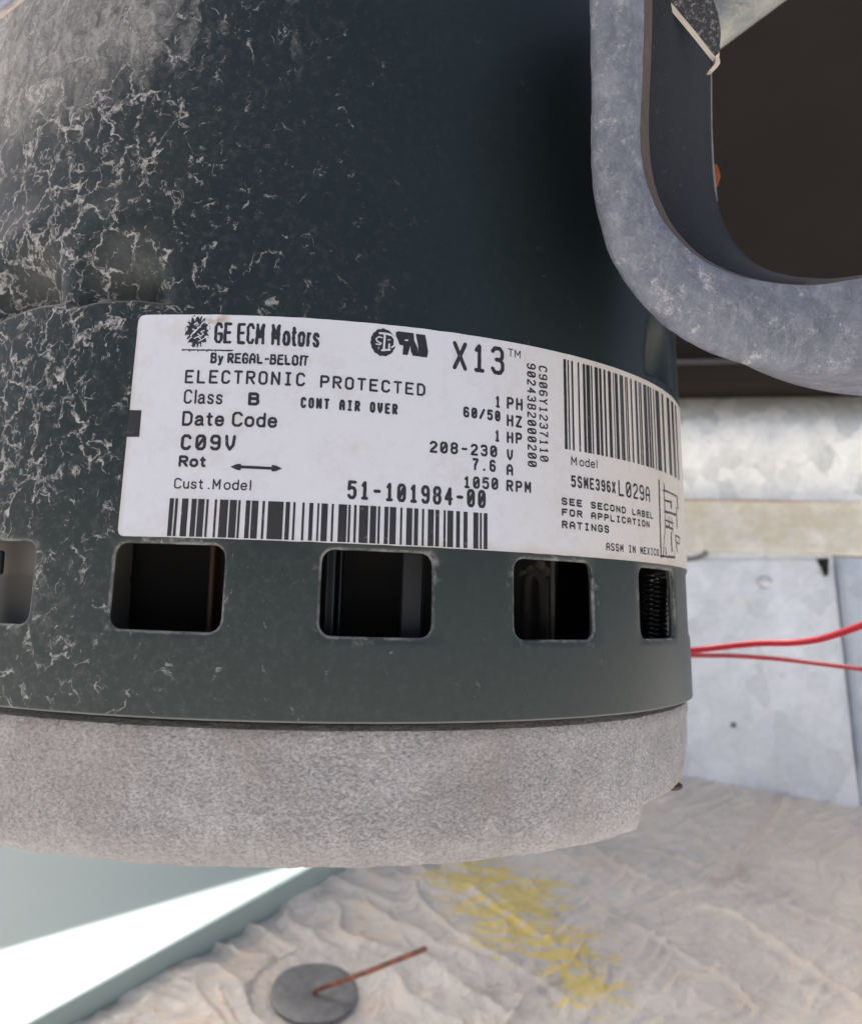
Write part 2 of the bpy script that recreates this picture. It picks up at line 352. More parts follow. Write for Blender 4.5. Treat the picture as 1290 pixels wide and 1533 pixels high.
def vid(th, z, off=0):
    k = (round(th, 6), round(z, 7), round(off, 7))
    if k not in idx:
        p = sh_pt(th, z)
        if off: p = p + Vector((math.sin(th), -math.cos(th), 0)) * off
        idx[k] = len(V); V.append(p)
    return idx[k]
def rr_loop(c, hw, z0, z1, r):
    """rounded rectangle, walked like the outer loop: bottom l->r, right up, top r->l, left down; hw, r in metres of arc"""
    zc = (z0 + z1) / 2; hh = (z1 - z0) / 2
    def pt(dx, dz):                                # from outer-loop direction to the rounded rectangle
        x, y = dx * hw, dz * hh
        ix, iy = hw - r, hh - r
        if abs(x) > ix and abs(y) > iy:
            qx, qy = abs(x) - ix, abs(y) - iy; L = math.hypot(qx, qy); qx, qy = qx / L * r, qy / L * r
            x = math.copysign(ix + qx, x); y = math.copysign(iy + qy, y)
        return (c + x / .07, zc + y)
    P = []
    for i in range(NC): P.append(pt(-1 + 2 * i / NC, -1))
    for j in range(NS): P.append(pt(1, -1 + 2 * j / NS))
    for i in range(NC): P.append(pt(1 - 2 * i / NC, 1))
    for j in range(NS): P.append(pt(-1, 1 - 2 * j / NS))
    return P
cells = [TH0 + DTH * i for i in range(-6, 11)]
ths = []
for c in cells:
    c = round(c, 9); lo, hi = c - DTH / 2, c + DTH / 2
    outer = [(lo + DTH * i / NC, zlow) for i in range(NC)] + [(hi, zlow + (zhigh - zlow) * j / NS) for j in range(NS)] + \
            [(hi - DTH * i / NC, zhigh) for i in range(NC)] + [(lo, zhigh - (zhigh - zlow) * j / NS) for j in range(NS)]
    hw = SW * .07 / 2
    rings = [([(a, b) for a, b in rr_loop(c, hw, ZB, ZT, .0015)], -.00035), (rr_loop(c, hw + .00012, ZB - .00012, ZT + .00012, .0016), -.00012),
             (rr_loop(c, hw + .0004, ZB - .0004, ZT + .0004, .0018), 0)]
    mid = rings[-1][0]
    for f in (.3, .65): rings.append(([(a + (p - a) * f, b + (q - b) * f) for (a, b), (p, q) in zip(mid, outer)], 0))
    rings.append((outer, 0))
    ids = [[vid(a, b, o) for a, b in L] for L, o in rings]
    n = len(outer)
    for k in range(len(ids) - 1):
        for i in range(n):
            F.append((ids[k + 1][i], ids[k + 1][(i + 1) % n], ids[k][(i + 1) % n], ids[k][i])); MI.append(0)
    ths += [lo + DTH * i / NC for i in range(NC)]
ths.append(cells[-1] + DTH / 2)
gap = 2 * math.pi - DTH * 17
ths2 = ths + [ths[-1] + gap * i / 8 for i in range(1, 9)]
def band(zs, T):
    for a, b in zip(zs[:-1], zs[1:]):
        for i in range(len(T) - 1):
            F.append((vid(T[i], a), vid(T[i + 1], a), vid(T[i + 1], b), vid(T[i], b))); MI.append(0)
band([zlow + (zhigh - zlow) * j / NS for j in range(NS + 1)], ths2[len(ths) - 1:])
def rng(a, b, st):
    n = max(1, round((b - a) / st)); return [a + (b - a) * i / n for i in range(n + 1)]
band([-.0152, -.01495] + rng(-.0147, zlow, .0012), ths2)
zz = rng(zhigh, .033, .0013) + rng(.033, .0385, .00028)[1:] + rng(.0385, .058, .0008)[1:] + rng(.058, .138, .002)[1:]
band(zz, ths2)
# domed shoulder, well above the frame
top = .138
for k in range(8):
    a, b = k / 8 * math.pi / 2, (k + 1) / 8 * math.pi / 2
    def dm(th, a):
        key = (round(th, 6), 'd', round(a, 6))
        if key not in idx:
            if a == 0: return vid(th, top)
            r = sh_r(top) - .012 * (1 - math.cos(a)) - (0 if a < 1.5 else .03); idx[key] = len(V); V.append(Vector((r * math.sin(th), -r * math.cos(th), top + .012 * math.sin(a))))
        return idx[key]
    for i in range(len(ths2) - 1): F.append((dm(ths2[i], a), dm(ths2[i + 1], a), dm(ths2[i + 1], b), dm(ths2[i], b))); MI.append(0)
shell = mesh('housing_shell', V, F, [paint, worn], motor, True, MI)
sm = shell.modifiers.new('thickness', 'SOLIDIFY'); sm.thickness = .0013; sm.offset = -1; sm.material_offset_rim = 1

# end cap: its lower edge steps up past the notch
NA = 720
def rim_z(th):
    base = -.0324 if th < .770 else -.0293
    if th >= .770: base = -.0293 + .0004 * min(1, (th - .77) / .2)
    if th < -1.9 or th > 2.2: base = -.0324
    return base + .00022 * noise.noise(Vector((math.sin(th) * 14, math.cos(th) * 14, 1))) + .00012 * noise.noise(Vector((math.sin(th) * 60, math.cos(th) * 60, 3)))
prof = [(.0655, 0), (.0684, .002), (.0688, .018), (.0698, .032), (.0700, .07), (.0701, .12), (.0699, .2), (.0700, .5), (.0698, .75), (.0694, .93), (.0690, .985), (.0680, 1.0), (.0650, 1.0)]
P = []
ang = sorted([2 * math.pi * i / NA - math.pi for i in range(NA)] + [.7685, .7715])
for k, (r, f) in enumerate(prof):
    row = []
    for th in ang:
        zt = -.0157; z = zt + (rim_z(th) - zt) * f
        rr = r + .00010 * noise.noise(Vector((math.sin(th) * 30, math.cos(th) * 30, z * 400))) + .00008 * noise.noise(Vector((math.sin(th) * 9, math.cos(th) * 9, z * 100)))
        row.append(Vector((rr * math.sin(th), -rr * math.cos(th), z)))
    P.append(row)
row2 = [Vector((p.x * .93, p.y * .93, -.0285)) for p in P[-1]]; P.append(row2)
P.append([Vector((p.x * .05, p.y * .05, -.0285)) for p in P[-2]])
cap = grid('end_cap', P, cast, motor, wrap=True); autosmooth(cap, 50)
P = [[Vector((r * math.sin(a), -r * math.cos(a), z)) for a in ang] for r, z in ((.0672, -.0147), (.0672, -.0162), (.0705, -.01545), (.0672, -.0147))]
grid('seam_shade_ring', P[:2] , black, motor, wrap=True)  # black ring added to give the seam gap its shade
# screw head peeping below the rim at the right
bm = bmesh.new(); bmesh.ops.create_uvsphere(bm, u_segments=16, v_segments=8, radius=.0017)
for v in bm.verts: v.co = Vector((v.co.x * .9, v.co.y * .9, v.co.z * .45)); v.co += at(1008, 1177, .160)
me = bpy.data.meshes.new('screw_head'); bm.to_mesh(me); bm.free()
link('screw_head', me, m_simple('dark_screw', (.07, .05, .045), .5, .5), motor)

# ---- inside, seen through the slots
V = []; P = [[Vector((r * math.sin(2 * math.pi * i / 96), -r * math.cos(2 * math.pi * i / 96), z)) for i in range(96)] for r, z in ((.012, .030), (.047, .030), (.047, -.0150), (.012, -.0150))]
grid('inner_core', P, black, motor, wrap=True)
def inside_post(name, px, d, y0, y1, wpx, mat, depth=.004):
    a = at(px, y0, d); b = at(px, y1, d); hw = CR * (wpx / 2 / 1450 * d); back = Vector((CF.x, CF.y, 0)).normalized() * depth
    a.z, b.z = max(a.z, b.z), min(a.z, b.z); b.x, b.y = a.x, a.y
    return bevel(prism(name, [b - hw, b + hw, a + hw, a - hw], back, mat, motor), .0003)
blue = m_simple('dark_blue_plate', (.010, .014, .019), .35, .3)
inside_post('copper_strip', 320, .1275, 790, 985, 9, m_simple('dull_copper', (.05, .018, .009), .5, .3))
inside_post('inner_plate', 498, .1270, 790, 985, 14, blue)
inside_post('inner_plate', 512, .1290, 790, 985, 5, blue)
inside_post('inner_plate', 620, .1305, 790, 985, 34, blue)
rod = m_simple('dusty_rod', (.07, .06, .058), .6, .1)
V, F = tube_data([at(826, 985, .1410), at(827, 800, .1410)], .00035, 10); mesh('inner_rod', V, F, rod, motor)
V, F = tube_data([at(812, 985, .1430), at(812, 870, .1430), at(800, 858, .1430), at(790, 864, .143), at(786, 985, .143)], .0009, 10); mesh('inner_wire', V, F, m_simple('brown_wire', (.015, .012, .011), .7), motor)
bm = bmesh.new()
for q in ((795, 855), (808, 847), (784, 862), (815, 856)):
    m4 = Matrix.Translation(at(q[0], q[1], .1440)); bmesh.ops.create_icosphere(bm, subdivisions=2, radius=.0009, matrix=m4)
me = bpy.data.meshes.new('dust_lump'); bm.to_mesh(me); bm.free(); link('dust_lump', me, m_simple('brown_dust', (.07, .055, .045), .9), motor)
al = [1.30 + (2 * math.pi - 2.60) * i / 90 for i in range(91)]
grid('rear_slot_blocker', [[Vector((.0645 * math.sin(a), -.0645 * math.cos(a), z)) for a in al] for z in (-.0148, .032)], black, motor)  # added dark ring, stops daylight showing through the rear slots
# grey capacitor behind the left-hand slot
cc = Vector((math.sin(-.78) * .051, -math.cos(-.78) * .051, 0)); rc = .0105
P = [[cc + Vector((r * math.sin(2 * math.pi * i / 48), -r * math.cos(2 * math.pi * i / 48), z)) for i in range(48)] for r, z in ((.001, .0135), (rc * .9, .0135), (rc, .0125), (rc, .002), (rc * .985, .0015), (rc * .985, .0008), (rc, .0003), (rc, -.015))]
grid('capacitor', P, m_simple('grey_capacitor_sleeve', (.20, .19, .175), .4, 0, .15), motor, wrap=True)
inside_post('circuit_board', -6, .1235, 824, 860, 20, black, .001)
# ribbed choke behind the right-hand slot
cc = at(981, 905, .1620); cc.z = 0
path = []
for i in range(14 * 24):
    a = i / 24 * 2 * math.pi; path.append(Vector((cc.x + .0019 * math.cos(a), cc.y + .0024 * math.sin(a), .0042 - i / 24 * .00078)))
tube('choke_coil', path, .00033, m_simple('glossy_black_coil', (.05, .055, .06), .16, .6), motor, 8)
path = [p + Vector((.0022, .0058, .0010)) for p in path]
tube('choke_coil', path, .00033, m_simple('dull_black_coil', (.045, .048, .055), .3, .3), motor, 8)

# ---- rating label, wrapped round the shell
def wrap_patch(name, outline_fn, s0, s1, nz, mat, parent, off):
    pass
L0T, L0B, ZTL, ZBL, LE = -23.45, -23.65, 33.8, 6.07, 92.0
NSg = 150; rows = []
def lab_left(z):   # rounded corners on the left edge
    f = (z - ZBL) / (ZTL - ZBL); e = L0B + (L0T - L0B) * f; r = .8
    for zc, sg in ((ZTL - r, 1), (ZBL + r, -1)):
        d = (z - zc) * sg
        if d > 0: e += r - math.sqrt(max(0, r * r - d * d))
    return e + .03 * noise.noise(Vector((z * 2, 0, 0)))
zs = [ZBL, ZBL + .08, ZBL + .3, ZBL + .8] + [ZBL + .8 + (ZTL - ZBL - 1.6) * i / 14 for i in range(1, 15)] + [ZTL - .3, ZTL - .08, ZTL]
for z in zs:
    e = lab_left(z); rows.append([lab(e + (LE - e) * i / NSg, z + (.05 * noise.noise(Vector((i * .35, 5 if z > 20 else 9, 0))) if z in (ZBL, ZTL) else 0), .00010) for i in range(NSg + 1)])
V = [p for r in rows for p in r]; nc = NSg + 1; nr = len(rows)
F = [(i * nc + j, i * nc + j + 1, (i + 1) * nc + j + 1, (i + 1) * nc + j) for i in range(nr - 1) for j in range(nc - 1)]
ring = [j for j in range(nc)] + [i * nc + nc - 1 for i in range(1, nr)] + [(nr - 1) * nc + j for j in range(nc - 2, -1, -1)] + [i * nc for i in range(nr - 2, 0, -1)]
b0 = len(V)
for k in ring:
    p = V[k]; q = Vector((p.x, p.y, 0)).normalized() * .00012; V.append(p - q)
n = len(ring); F += [(b0 + i, b0 + (i + 1) % n, ring[(i + 1) % n], ring[i]) for i in range(n)]
label = mesh('rating_label', V, F, paper, motor); autosmooth(label, 60)

# ---- print: stroke lettering like the thermal printer's
G = {
'A': ['0,0 0,4.4 1.2,6 2.8,6 4,4.4 4,0', '0,2.6 4,2.6'], 'B': ['0,0 0,6 3,6 3.8,5.3 3.8,3.9 3,3.2 0,3.2', '3,3.2 4,2.4 4,.8 3.1,0 0,0'],
'C': ['4,5 3,6 1,6 0,5 0,1 1,0 3,0 4,1'], 'D': ['0,0 0,6 2.7,6 4,4.7 4,1.3 2.7,0 0,0'], 'E': ['4,0 0,0 0,6 4,6', '0,3.1 3.2,3.1'],
'F': ['0,0 0,6 4,6', '0,3.1 3.2,3.1'], 'G': ['4,5 3,6 1,6 0,5 0,1 1,0 3,0 4,1 4,2.8 2.4,2.8'], 'H': ['0,0 0,6', '4,0 4,6', '0,3.1 4,3.1'],
'I': ['2,0 2,6', '.8,0 3.2,0', '.8,6 3.2,6'], 'L': ['0,6 0,0 3.8,0'], 'M': ['0,0 0,6 2,1.9 4,6 4,0'], 'N': ['0,0 0,6 4,0 4,6'],
'O': ['1,0 0,1 0,5 1,6 3,6 4,5 4,1 3,0 1,0'], 'P': ['0,0 0,6 3,6 4,5.2 4,3.6 3,2.8 0,2.8'], 'R': ['0,0 0,6 3,6 4,5.2 4,3.8 3,3 0,3', '1.8,3 4,0'],
'S': ['4,5.1 3.2,6 .9,6 0,5.2 0,4 .9,3.2 3.1,2.9 4,2.1 4,.9 3.1,0 .8,0 0,.9'], 'T': ['2,0 2,6', '0,6 4,6'], 'U': ['0,6 0,1 1,0 3,0 4,1 4,6'],
'V': ['0,6 .4,2 2,0 3.6,2 4,6'], 'X': ['0,0 4,6', '0,6 4,0'], 'Y': ['0,6 2,3.2 4,6', '2,3.2 2,0'], 'Z': ['0,6 4,6 0,0 4,0'],
'0': ['1,0 0,1 0,5 1,6 3,6 4,5 4,1 3,0 1,0', '.3,.8 3.7,5.2'], '1': ['.9,4.9 2.1,6 2.1,0', '.8,0 3.4,0'], '2': ['0,5 1,6 3,6 4,5 4,4 3,3 .6,1.2 0,0 4,0'],
'3': ['0,5.2 .9,6 3,6 3.9,5.2 3.9,3.9 3,3.2 1.5,3.2', '3,3.2 4,2.4 4,.9 3,0 .9,0 0,.9'], '4': ['3,0 3,6 0,2 4,2'], '5': ['4,6 .3,6 0,3.3 .9,3.8 3,3.8 4,2.9 4,1 3,0 1,0 0,.8'],
'6': ['3.8,5.3 3,6 1,6 0,5 0,1 1,0 3,0 4,1 4,2.4 3,3.3 1,3.3 0,2.5'], '7': ['0,6 4,6 1.7,2.4 1.5,0'], '8': ['1,3.2 .1,4 .1,5.2 1,6 3,6 3.9,5.2 3.9,4 3,3.2 1,3.2 0,2.3 0,.9 1,0 3,0 4,.9 4,2.3 3,3.2'],
'9': ['.2,.7 1,0 3,0 4,1 4,5 3,6 1,6 0,5 0,3.7 1,2.8 3,2.8 4,3.6'], '-': ['.5,3 3.5,3'], '/': ['0,0 4,6'], '.': ['1.9,0 2.1,.2'], ' ': [],
'a': ['.3,3.2 1,4 2.5,4 3.2,3.3 3.2,.6 3.7,0', '3.2,2.4 1.2,2.1 .2,1.5 .1,.6 .8,0 2,0 3.2,.9'], 's': ['3.2,3.3 2.5,4 .8,4 .2,3.2 .6,2.3 2.7,1.8 3.2,.9 2.5,0 .8,0 .1,.8'],
'l': ['.5,0 .5,6'], 't': ['1,5.4 1,.8 1.6,0 2.4,.1', '0,4 2.3,4'], 'e': ['0,2.1 3.5,2.1 3.4,3.1 2.6,4 1,4 .1,3 .1,1 1,0 2.6,0 3.4,.8'],
'o': ['1,0 0,1 0,3 1,4 2.6,4 3.6,3 3.6,1 2.6,0 1,0'], 'd': ['3.4,6 3.4,0', '3.4,3 2.5,4 1,4 0,3 0,1 1,0 2.5,0 3.4,1'], 'r': ['.3,0 .3,4', '.3,2.6 1,3.7 2.2,4'],
'u': ['.1,4 .1,1 1,0 2.2,0 3.2,1', '3.2,4 3.2,0'], 'y': ['0,4 1.7,.2', '3.4,4 1.3,-1.4 .2,-1.5'],
}
HW = {'l': 1, 't': 2.4, 'r': 2.2, 'I': .9, '.': 1, ' ': 1.2, 'M': 5.1, 's': 3.3, 'a': 3.7, 'e': 3.5, 'o': 3.6, 'd': 3.4, 'u': 3.2, 'y': 3.4, 'T': 4, '-': 3}
GP = {k: [[tuple(map(float, q.split(','))) for q in st.split()] for st in v] for k, v in G.items()}
GP['hI'] = [[(.45, 0), (.45, 6)]]; GP['h0'] = [GP['0'][0]]
class Ink:
    def __init__(s): s.V = []; s.F = []; s.k = 0
    def poly(s, pts, off=None):
        s.k += 1; o = .000125 + (s.k % 9) * .0000022 if off is None else off
        b = len(s.V); s.V += [lab(x, z, o) for x, z in pts]; s.F.append(tuple(range(b, b + len(pts))))
    def stroke(s, pts, wd, jit=0.0, off=None):
        P2 = []
        for (x0, y0), (x1, y1) in zip(pts[:-1], pts[1:]):
            L = math.hypot(x1 - x0, y1 - y0); n = max(1, int(L / .35))
            for i in range(n): P2.append((x0 + (x1 - x0) * i / n, y0 + (y1 - y0) * i / n))
        P2.append(pts[-1])
        if jit: P2 = [(x + random.uniform(-1, 1) * jit, y + random.uniform(-1, 1) * jit) for x, y in P2]
        for (x0, y0), (x1, y1) in zip(P2[:-1], P2[1:]):
            L = math.hypot(x1 - x0, y1 - y0) or 1e-6; nx, ny = -(y1 - y0) / L, (x1 - x0) / L; h = wd / 2 * (1 + random.uniform(-.8, .8) * jit / wd * 2 if jit else 1)
            s.poly([(x0 - nx * h, y0 - ny * h), (x1 - nx * h, y1 - ny * h), (x1 + nx * h, y1 + ny * h), (x0 + nx * h, y0 + ny * h)], off)
        for x, y in P2:
            s.poly([(x + wd / 2 * math.cos(a * math.pi / 4), y + wd / 2 * math.sin(a * math.pi / 4)) for a in range(8)], off)
    def text(s, t, s0, z0, s1, z1, h, wd, st, jit=0.0, rot=False):
        wd *= 1.28 if t.startswith('GE') else 1.22 if h < 1.09 else 1.5 if h < 3 else 1.3; inset = wd / 2
        if st == 'm':
            n = len(t); p = (s1 - s0) / (n - 1 + .74) if n > 1 else 0; gw = .74 * p if n > 1 else (s1 - s0); xs = [s0 + p * i for i in range(n)]; sx = [(gw - wd) / 4] * n
        else:
            ws = [HW.get(c, 4) for c in t]; tot = sum(ws) + 1.15 * (len(t) - 1); k = (s1 - s0) / tot; xs = []; x = s0
            for q in ws: xs.append(x); x += (q + 1.15) * k
            sx = [max(.02, k * (1 - wd / max(.1, q * k) * .6)) if q > 1.2 else k for q in ws]
        sy = (h - wd) / 6
        for c, x, kx in zip(t, xs, sx):
            g = GP['hI'] if (st == 'h' and c == 'I') else GP[c]
            f = (x - s0) / max(1e-6, s1 - s0); zb = z0 + (z1 - z0) * f
            for line in g: s.stroke([(x + inset + q[0] * kx, zb + inset + q[1] * sy) for q in line], wd, jit)
    def vtext(s, t, sl, sr, z0, z1, wd):
        """reads downwards, tops of the letters to the right"""
        n = len(t); p = (z0 - z1) / (n - 1 + .74); gw = .74 * p; kx = (gw - wd) / 4; sy = (sr - sl - wd) / 6
        for i, c in enumerate(t):
            for line in GP[c]: s.stroke([(sl + wd / 2 + q[1] * sy, z0 - p * i - wd / 2 - q[0] * kx) for q in line], wd)
    def build(s, name, mat=None): return mesh(name, s.V, s.F, mat or ink, label, False)
I = Ink()
for t, a, b, c_, d, h, wd, st in TEXT:
    jit = .04 if t.startswith('GE') else .04 if t.startswith('By') else .008
    I.text(t, a, b, c_, d, h, wd, st, jit)
I.build('printed_text')
I = Ink(); I.vtext('9024382000200', 28.95, 30.45, 31.40, 17.40, .235); I.vtext('C906Y1237110', 30.98, 32.48, 31.35, 18.30, .225); I.build('serial_number')
I = Ink()
for a, b in BAR1:
    n = 6
    for k in range(n):
        za, zb = 6.2 + 4.58 * k / n, 6.2 + 4.58 * (k + 1) / n; I.poly([(a - .045, za), (b + .045, za), (b + .045, zb), (a - .045, zb)], .00013)
I.build('barcode')
I = Ink()
for a, b in BAR2:
    m = max(1, int((b - a) / .5)); zt = 33.0; zb_ = 20.46
    for i in range(m):
        a_, b_ = a - .03, b + .03; x0, x1 = a_ + (b_ - a_) * i / m, a_ + (b_ - a_) * (i + 1) / m; I.poly([(x0, zb_), (x1, zb_), (x1, zt), (x0, zt)], .00013)
for a in (36.44, 37.2): I.stroke([(a, 20.6), (a, 32.9)], .05)
I.build('barcode')
I = Ink()
for x0, y0, x1, y1, wd in DIAG: I.stroke([(x0, y0), (x1, y1)], wd * 2.1, .06)
I.build('wiring_diagram')
I = Ink(); I.poly([(-23.52, 21.66), (-21.9, 21.62), (-21.88, 18.28), (-23.6, 18.28)], .00013)
I.build('registration_mark')
I = Ink(); I.stroke([(-9.4, 14.83), (-4.4, 14.77)], .36)
for sx, x in ((1, -10.05), (-1, -3.75)):
    I.poly([(x, 14.83 - .02), (x + sx * .75, 14.83 + .32), (x + sx * 1.25, 14.83 + .38), (x + sx * 1.35, 14.8), (x + sx * 1.25, 14.83 - .45), (x + sx * .75, 14.83 - .38)], .00013)
I.build('arrow_mark')
# round maker's monogram with smudged script, and its rule
white = paper
I = Ink(); pts = []
for i in range(72):
    a = 2 * math.pi * i / 72; q = 1 + .13 * math.sin(a * 16 + 1.3 * math.sin(a * 5)) + random.uniform(-.07, .07) - (.12 if i % 9 == 4 else 0)
    pts.append((-15.42 + 1.42 * q * math.cos(a), 31.62 + 1.83 * q * math.sin(a)))
ce = (-15.42, 31.62)
for i in range(72): I.poly([ce, pts[i], pts[(i + 1) % 72]], .00013)
for i in range(16):
    a = random.uniform(0, 6.28); I.poly([(-15.42 + 1.6 * math.cos(a) + dx, 31.62 + 2.05 * math.sin(a) + dy) for dx, dy in ((0, 0), (.12, .03), (.1, .16), (-.04, .1))], .00013)
I.stroke([(-17.2, 29.23), (-10.74, 29.27)], .17, .03)
for x in (-16.3, -15.2, -14.1, -12.9): I.stroke([(x, 29.2), (x + .12, 29.02)], .1)
I.build('maker_monogram')
I = Ink()
for ln in ([(-16.2, 31.0), (-15.9, 31.5), (-15.4, 31.9), (-14.9, 32.5), (-14.6, 32.9)], [(-15.8, 32.5), (-15.5, 32.75), (-15.3, 32.5), (-15.6, 32.3)], [(-16.0, 31.9), (-15.6, 31.7), (-15.9, 31.4)],
           [(-15.3, 31.3), (-14.9, 31.0), (-14.6, 31.3), (-14.9, 31.6), (-14.5, 31.75)], [(-15.7, 30.7), (-15.2, 31.0), (-14.9, 30.7)], [(-15.1, 30.4), (-14.6, 30.6), (-14.3, 30.9)], [(-16.4, 30.6), (-16.1, 30.9)], [(-15.4, 32.1), (-15.0, 32.2)]):
    I.stroke(ln, .13, .03, .00014)
I.build('monogram_script', white)
# certification marks, over-inked
def zp(x, y): # picture of the two marks -> label mm
    return (8.15 + (x - 360) / 10.75 * .0868, 31.48 - (y - 345) / 10.75 * .0868 + (x - 360) / 10.75 * .0868 * .115)
I = Ink(); pts = []
for i in range(48):
    a = 2 * math.pi * i / 48; pts.append((8.15 + (1.62 + .06 * math.sin(i * 2.1)) * math.cos(a), 31.45 + (1.78 + .06 * math.sin(i * 1.7)) * math.sin(a)))
for i in range(48): I.poly([(8.15, 31.45), pts[i], pts[(i + 1) % 48]], .00013)
for poly in ([(560, 190), (600, 172), (855, 205), (870, 330), (800, 420), (690, 405), (625, 390), (605, 330), (565, 250)], [(690, 400), (805, 410), (765, 560), (680, 550)], [(870, 330), (925, 440), (940, 580), (850, 572), (815, 500), (805, 410)],
             [(890, 215), (1050, 235), (1075, 350), (940, 440)], [(935, 438), (1075, 350), (1105, 510), (1085, 602), (935, 582)]):
    I.poly([zp(*q) for q in poly])
I.build('certification_mark')
I = Ink()
for ln, wd in (([(300, 200), (380, 205), (480, 230)], .26), ([(385, 210), (375, 470)], .26), ([(345, 475), (470, 470)], .24), ([(460, 380), (455, 470)], .22), ([(345, 275), (290, 255), (245, 290), (265, 330), (330, 360), (310, 385), (250, 370)], .16),
              ([(440, 310), (470, 310)], .14), ([(500, 240), (545, 300), (545, 400), (500, 430)], .22), ([(292, 425), (292, 445)], .12), ([(720, 318), (760, 320)], .17)):
    I.stroke([zp(*q) for q in ln], wd, .015, .000147)
I.build('mark_lettering', white)

# ================================================================ LOOPED MOUNTING ARM
arm = m_arm(); armd = m_arm_dark(); edg = m_edge()
FO = [(885, -60), (887, 60), (888, 200), (893, 290), (908, 355), (935, 412), (975, 462), (1025, 502), (1086, 532), (1150, 550), (1220, 558), (1300, 559), (1380, 550)]
FI = [(966, -60), (964, 60), (959, 190), (966, 262), (982, 308), (1006, 346), (1042, 381), (1085, 404), (1130, 418), (1180, 425), (1230, 425), (1300, 414), (1380, 395)]
BI = [(1066, -60), (1064, 60), (1064, 180), (1068, 270), (1080, 325), (1098, 362), (1122, 388), (1150, 404), (1180, 412), (1215, 416), (1255, 416), (1310, 408), (1390, 392)]
BO = [(930, -60), (930, 60), (930, 200), (935, 285), (948, 345), (970, 398), (1005, 448), (1045, 492), (1088, 530), (1150, 562), (1220, 583), (1300, 593), (1380, 590)]
nP = len(FO)
def crv(L, d0, d1): return spline([at(x, y, d0 + (d1 - d0) * i / (nP - 1)) for i, (x, y) in enumerate(L)], 12)
fo, fi, bi, bo = crv(FO, .1165, .128), crv(FI, .1175, .128), crv(BI, .150, .150), crv(BO, .1270, .150)
rows = []
for i in range(len(fo)):
    a, b, c_, d = fo[i], fi[i], bi[i], bo[i]; back = CF * .0016
    wob = CF * (.00025 * noise.noise(a * 60)); w2 = (b - a).normalized() * (.00012 * noise.noise(a * 170) + .0001 * noise.noise(a * 600))
    r = [a + back + w2, a + CF * .0007 + w2 + (b - a) * .015, a + (b - a) * .10 - CF * .0001 + wob, a + (b - a) * .35 - CF * .0009 + wob, a + (b - a) * .65 - CF * .0009 + wob, a + (b - a) * .93 + wob, b + CF * .0003 + w2 * .6, b + (c_ - b) * .10 + CF * .0004, b + (c_ - b) * .16 + CF * .0055, b + (c_ - b) * .34 + CF * .0018, b + (c_ - b) * .62 - CF * .0012, b + (c_ - b) * .86 + CF * .0008, c_, c_ + (d - c_) * .12 + CF * .001, d + (c_ - d) * .08 + CF * .001, d]
    rows.append(r)
nc = len(rows[0]); V = [p for r in rows for p in r]; F = []; MI = []
for i in range(len(rows) - 1):
    for j in range(nc):
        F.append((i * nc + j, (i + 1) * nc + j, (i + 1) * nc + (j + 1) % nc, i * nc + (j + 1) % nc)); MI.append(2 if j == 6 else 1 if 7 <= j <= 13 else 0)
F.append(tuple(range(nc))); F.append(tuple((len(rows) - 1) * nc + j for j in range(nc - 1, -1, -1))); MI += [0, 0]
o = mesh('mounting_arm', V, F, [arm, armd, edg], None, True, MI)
bm = bmesh.new(); bm.from_mesh(o.data); bmesh.ops.recalc_face_normals(bm, faces=bm.faces[:]); bm.to_mesh(o.data); bm.free(); autosmooth(o, 45)
tag(o, 'thick weathered blue-grey looped mounting arm curving past the right side of the motor', 'mounting arm')

# folded strap clipped over the arm
strap = empty('folded_strap', at(1040, 30, .13), 'dark speckled folded metal strap with dusty pale edge over the top of the looped arm', 'metal strap')
def child(o, root):
    o.parent = root; o.matrix_parent_inverse = Matrix.Translation(-root.location); return o
t = NT('speckled_strap'); f = t.noise(1500, 5, .8); spk = t.done(t.mix(t.mr(f, .52, .66), (.035, .034, .034), (.30, .28, .25)), .5, .3, t.bump(f, .0001))
dusty = m_simple('dusty_cut_edge', (.50, .45, .39), .7, 0, .3, 400)
dn = -CU * (9 / 1450 * .13) + CF * .0004
pts = [at(x, y, .1300 + (x - 940) * .00002) for x, y in ((905, -115), (1000, -2), (1040, 46), (1070, 84), (1077, 78), (1079, 42), (1074, 18), (1066, -5), (1062, -115))]
o = prism('strap_face', pts, dn, [spk, dusty], None)
mi = [0, 1] + [1] * (len(o.data.polygons) - 2); o.data.polygons.foreach_set('material_index', mi); child(o, strap)
child(bevel(prism('strap_lip', [at(x, y, .1315) for x, y in ((1071, 84), (1077.5, 86), (1078, 94), (1066, 106), (1060, 106), (1070, 94))], CF * .0012, dusty, None), .0001), strap)
P1 = [at(x, y, .1535) for x, y in ((1059, 98), (1065.5, 100), (1066, 190), (1069, 250), (1074, 300), (1071, 302), (1063, 250), (1060.5, 190))]
child(prism('strap_tail', P1, CF * .006, m_simple('dull_strap_tail', (.22, .21, .21), .5, .3, .4, 700), None), strap)

rail = tube('support_rail', [at(960, 107, .205), at(1053, 38, .205), at(1170, -49, .205), at(1330, -168, .205)], 42 / 1450 * .205, m_galv('rail_metal', (.17, .185, .185), (.26, .275, .27), .5, .5), None, 40)
tag(rail, 'pale grey round metal rail slanting behind the strap at the top of the frame', 'rail')
b0 = at(1069, 262, .172); hexp = [b0 + CR * (.0012 * math.cos(k * math.pi / 3)) + CU * (.0024 * math.sin(k * math.pi / 3)) for k in range(6)]
o = bevel(prism('rusty_bolt', hexp, CF * .004, m_simple('orange_rust', (.22, .06, .025), .85, 0, .5, 900)), .0003); tag(o, 'small rust-orange bolt head just behind the inner edge of the looped arm', 'bolt')

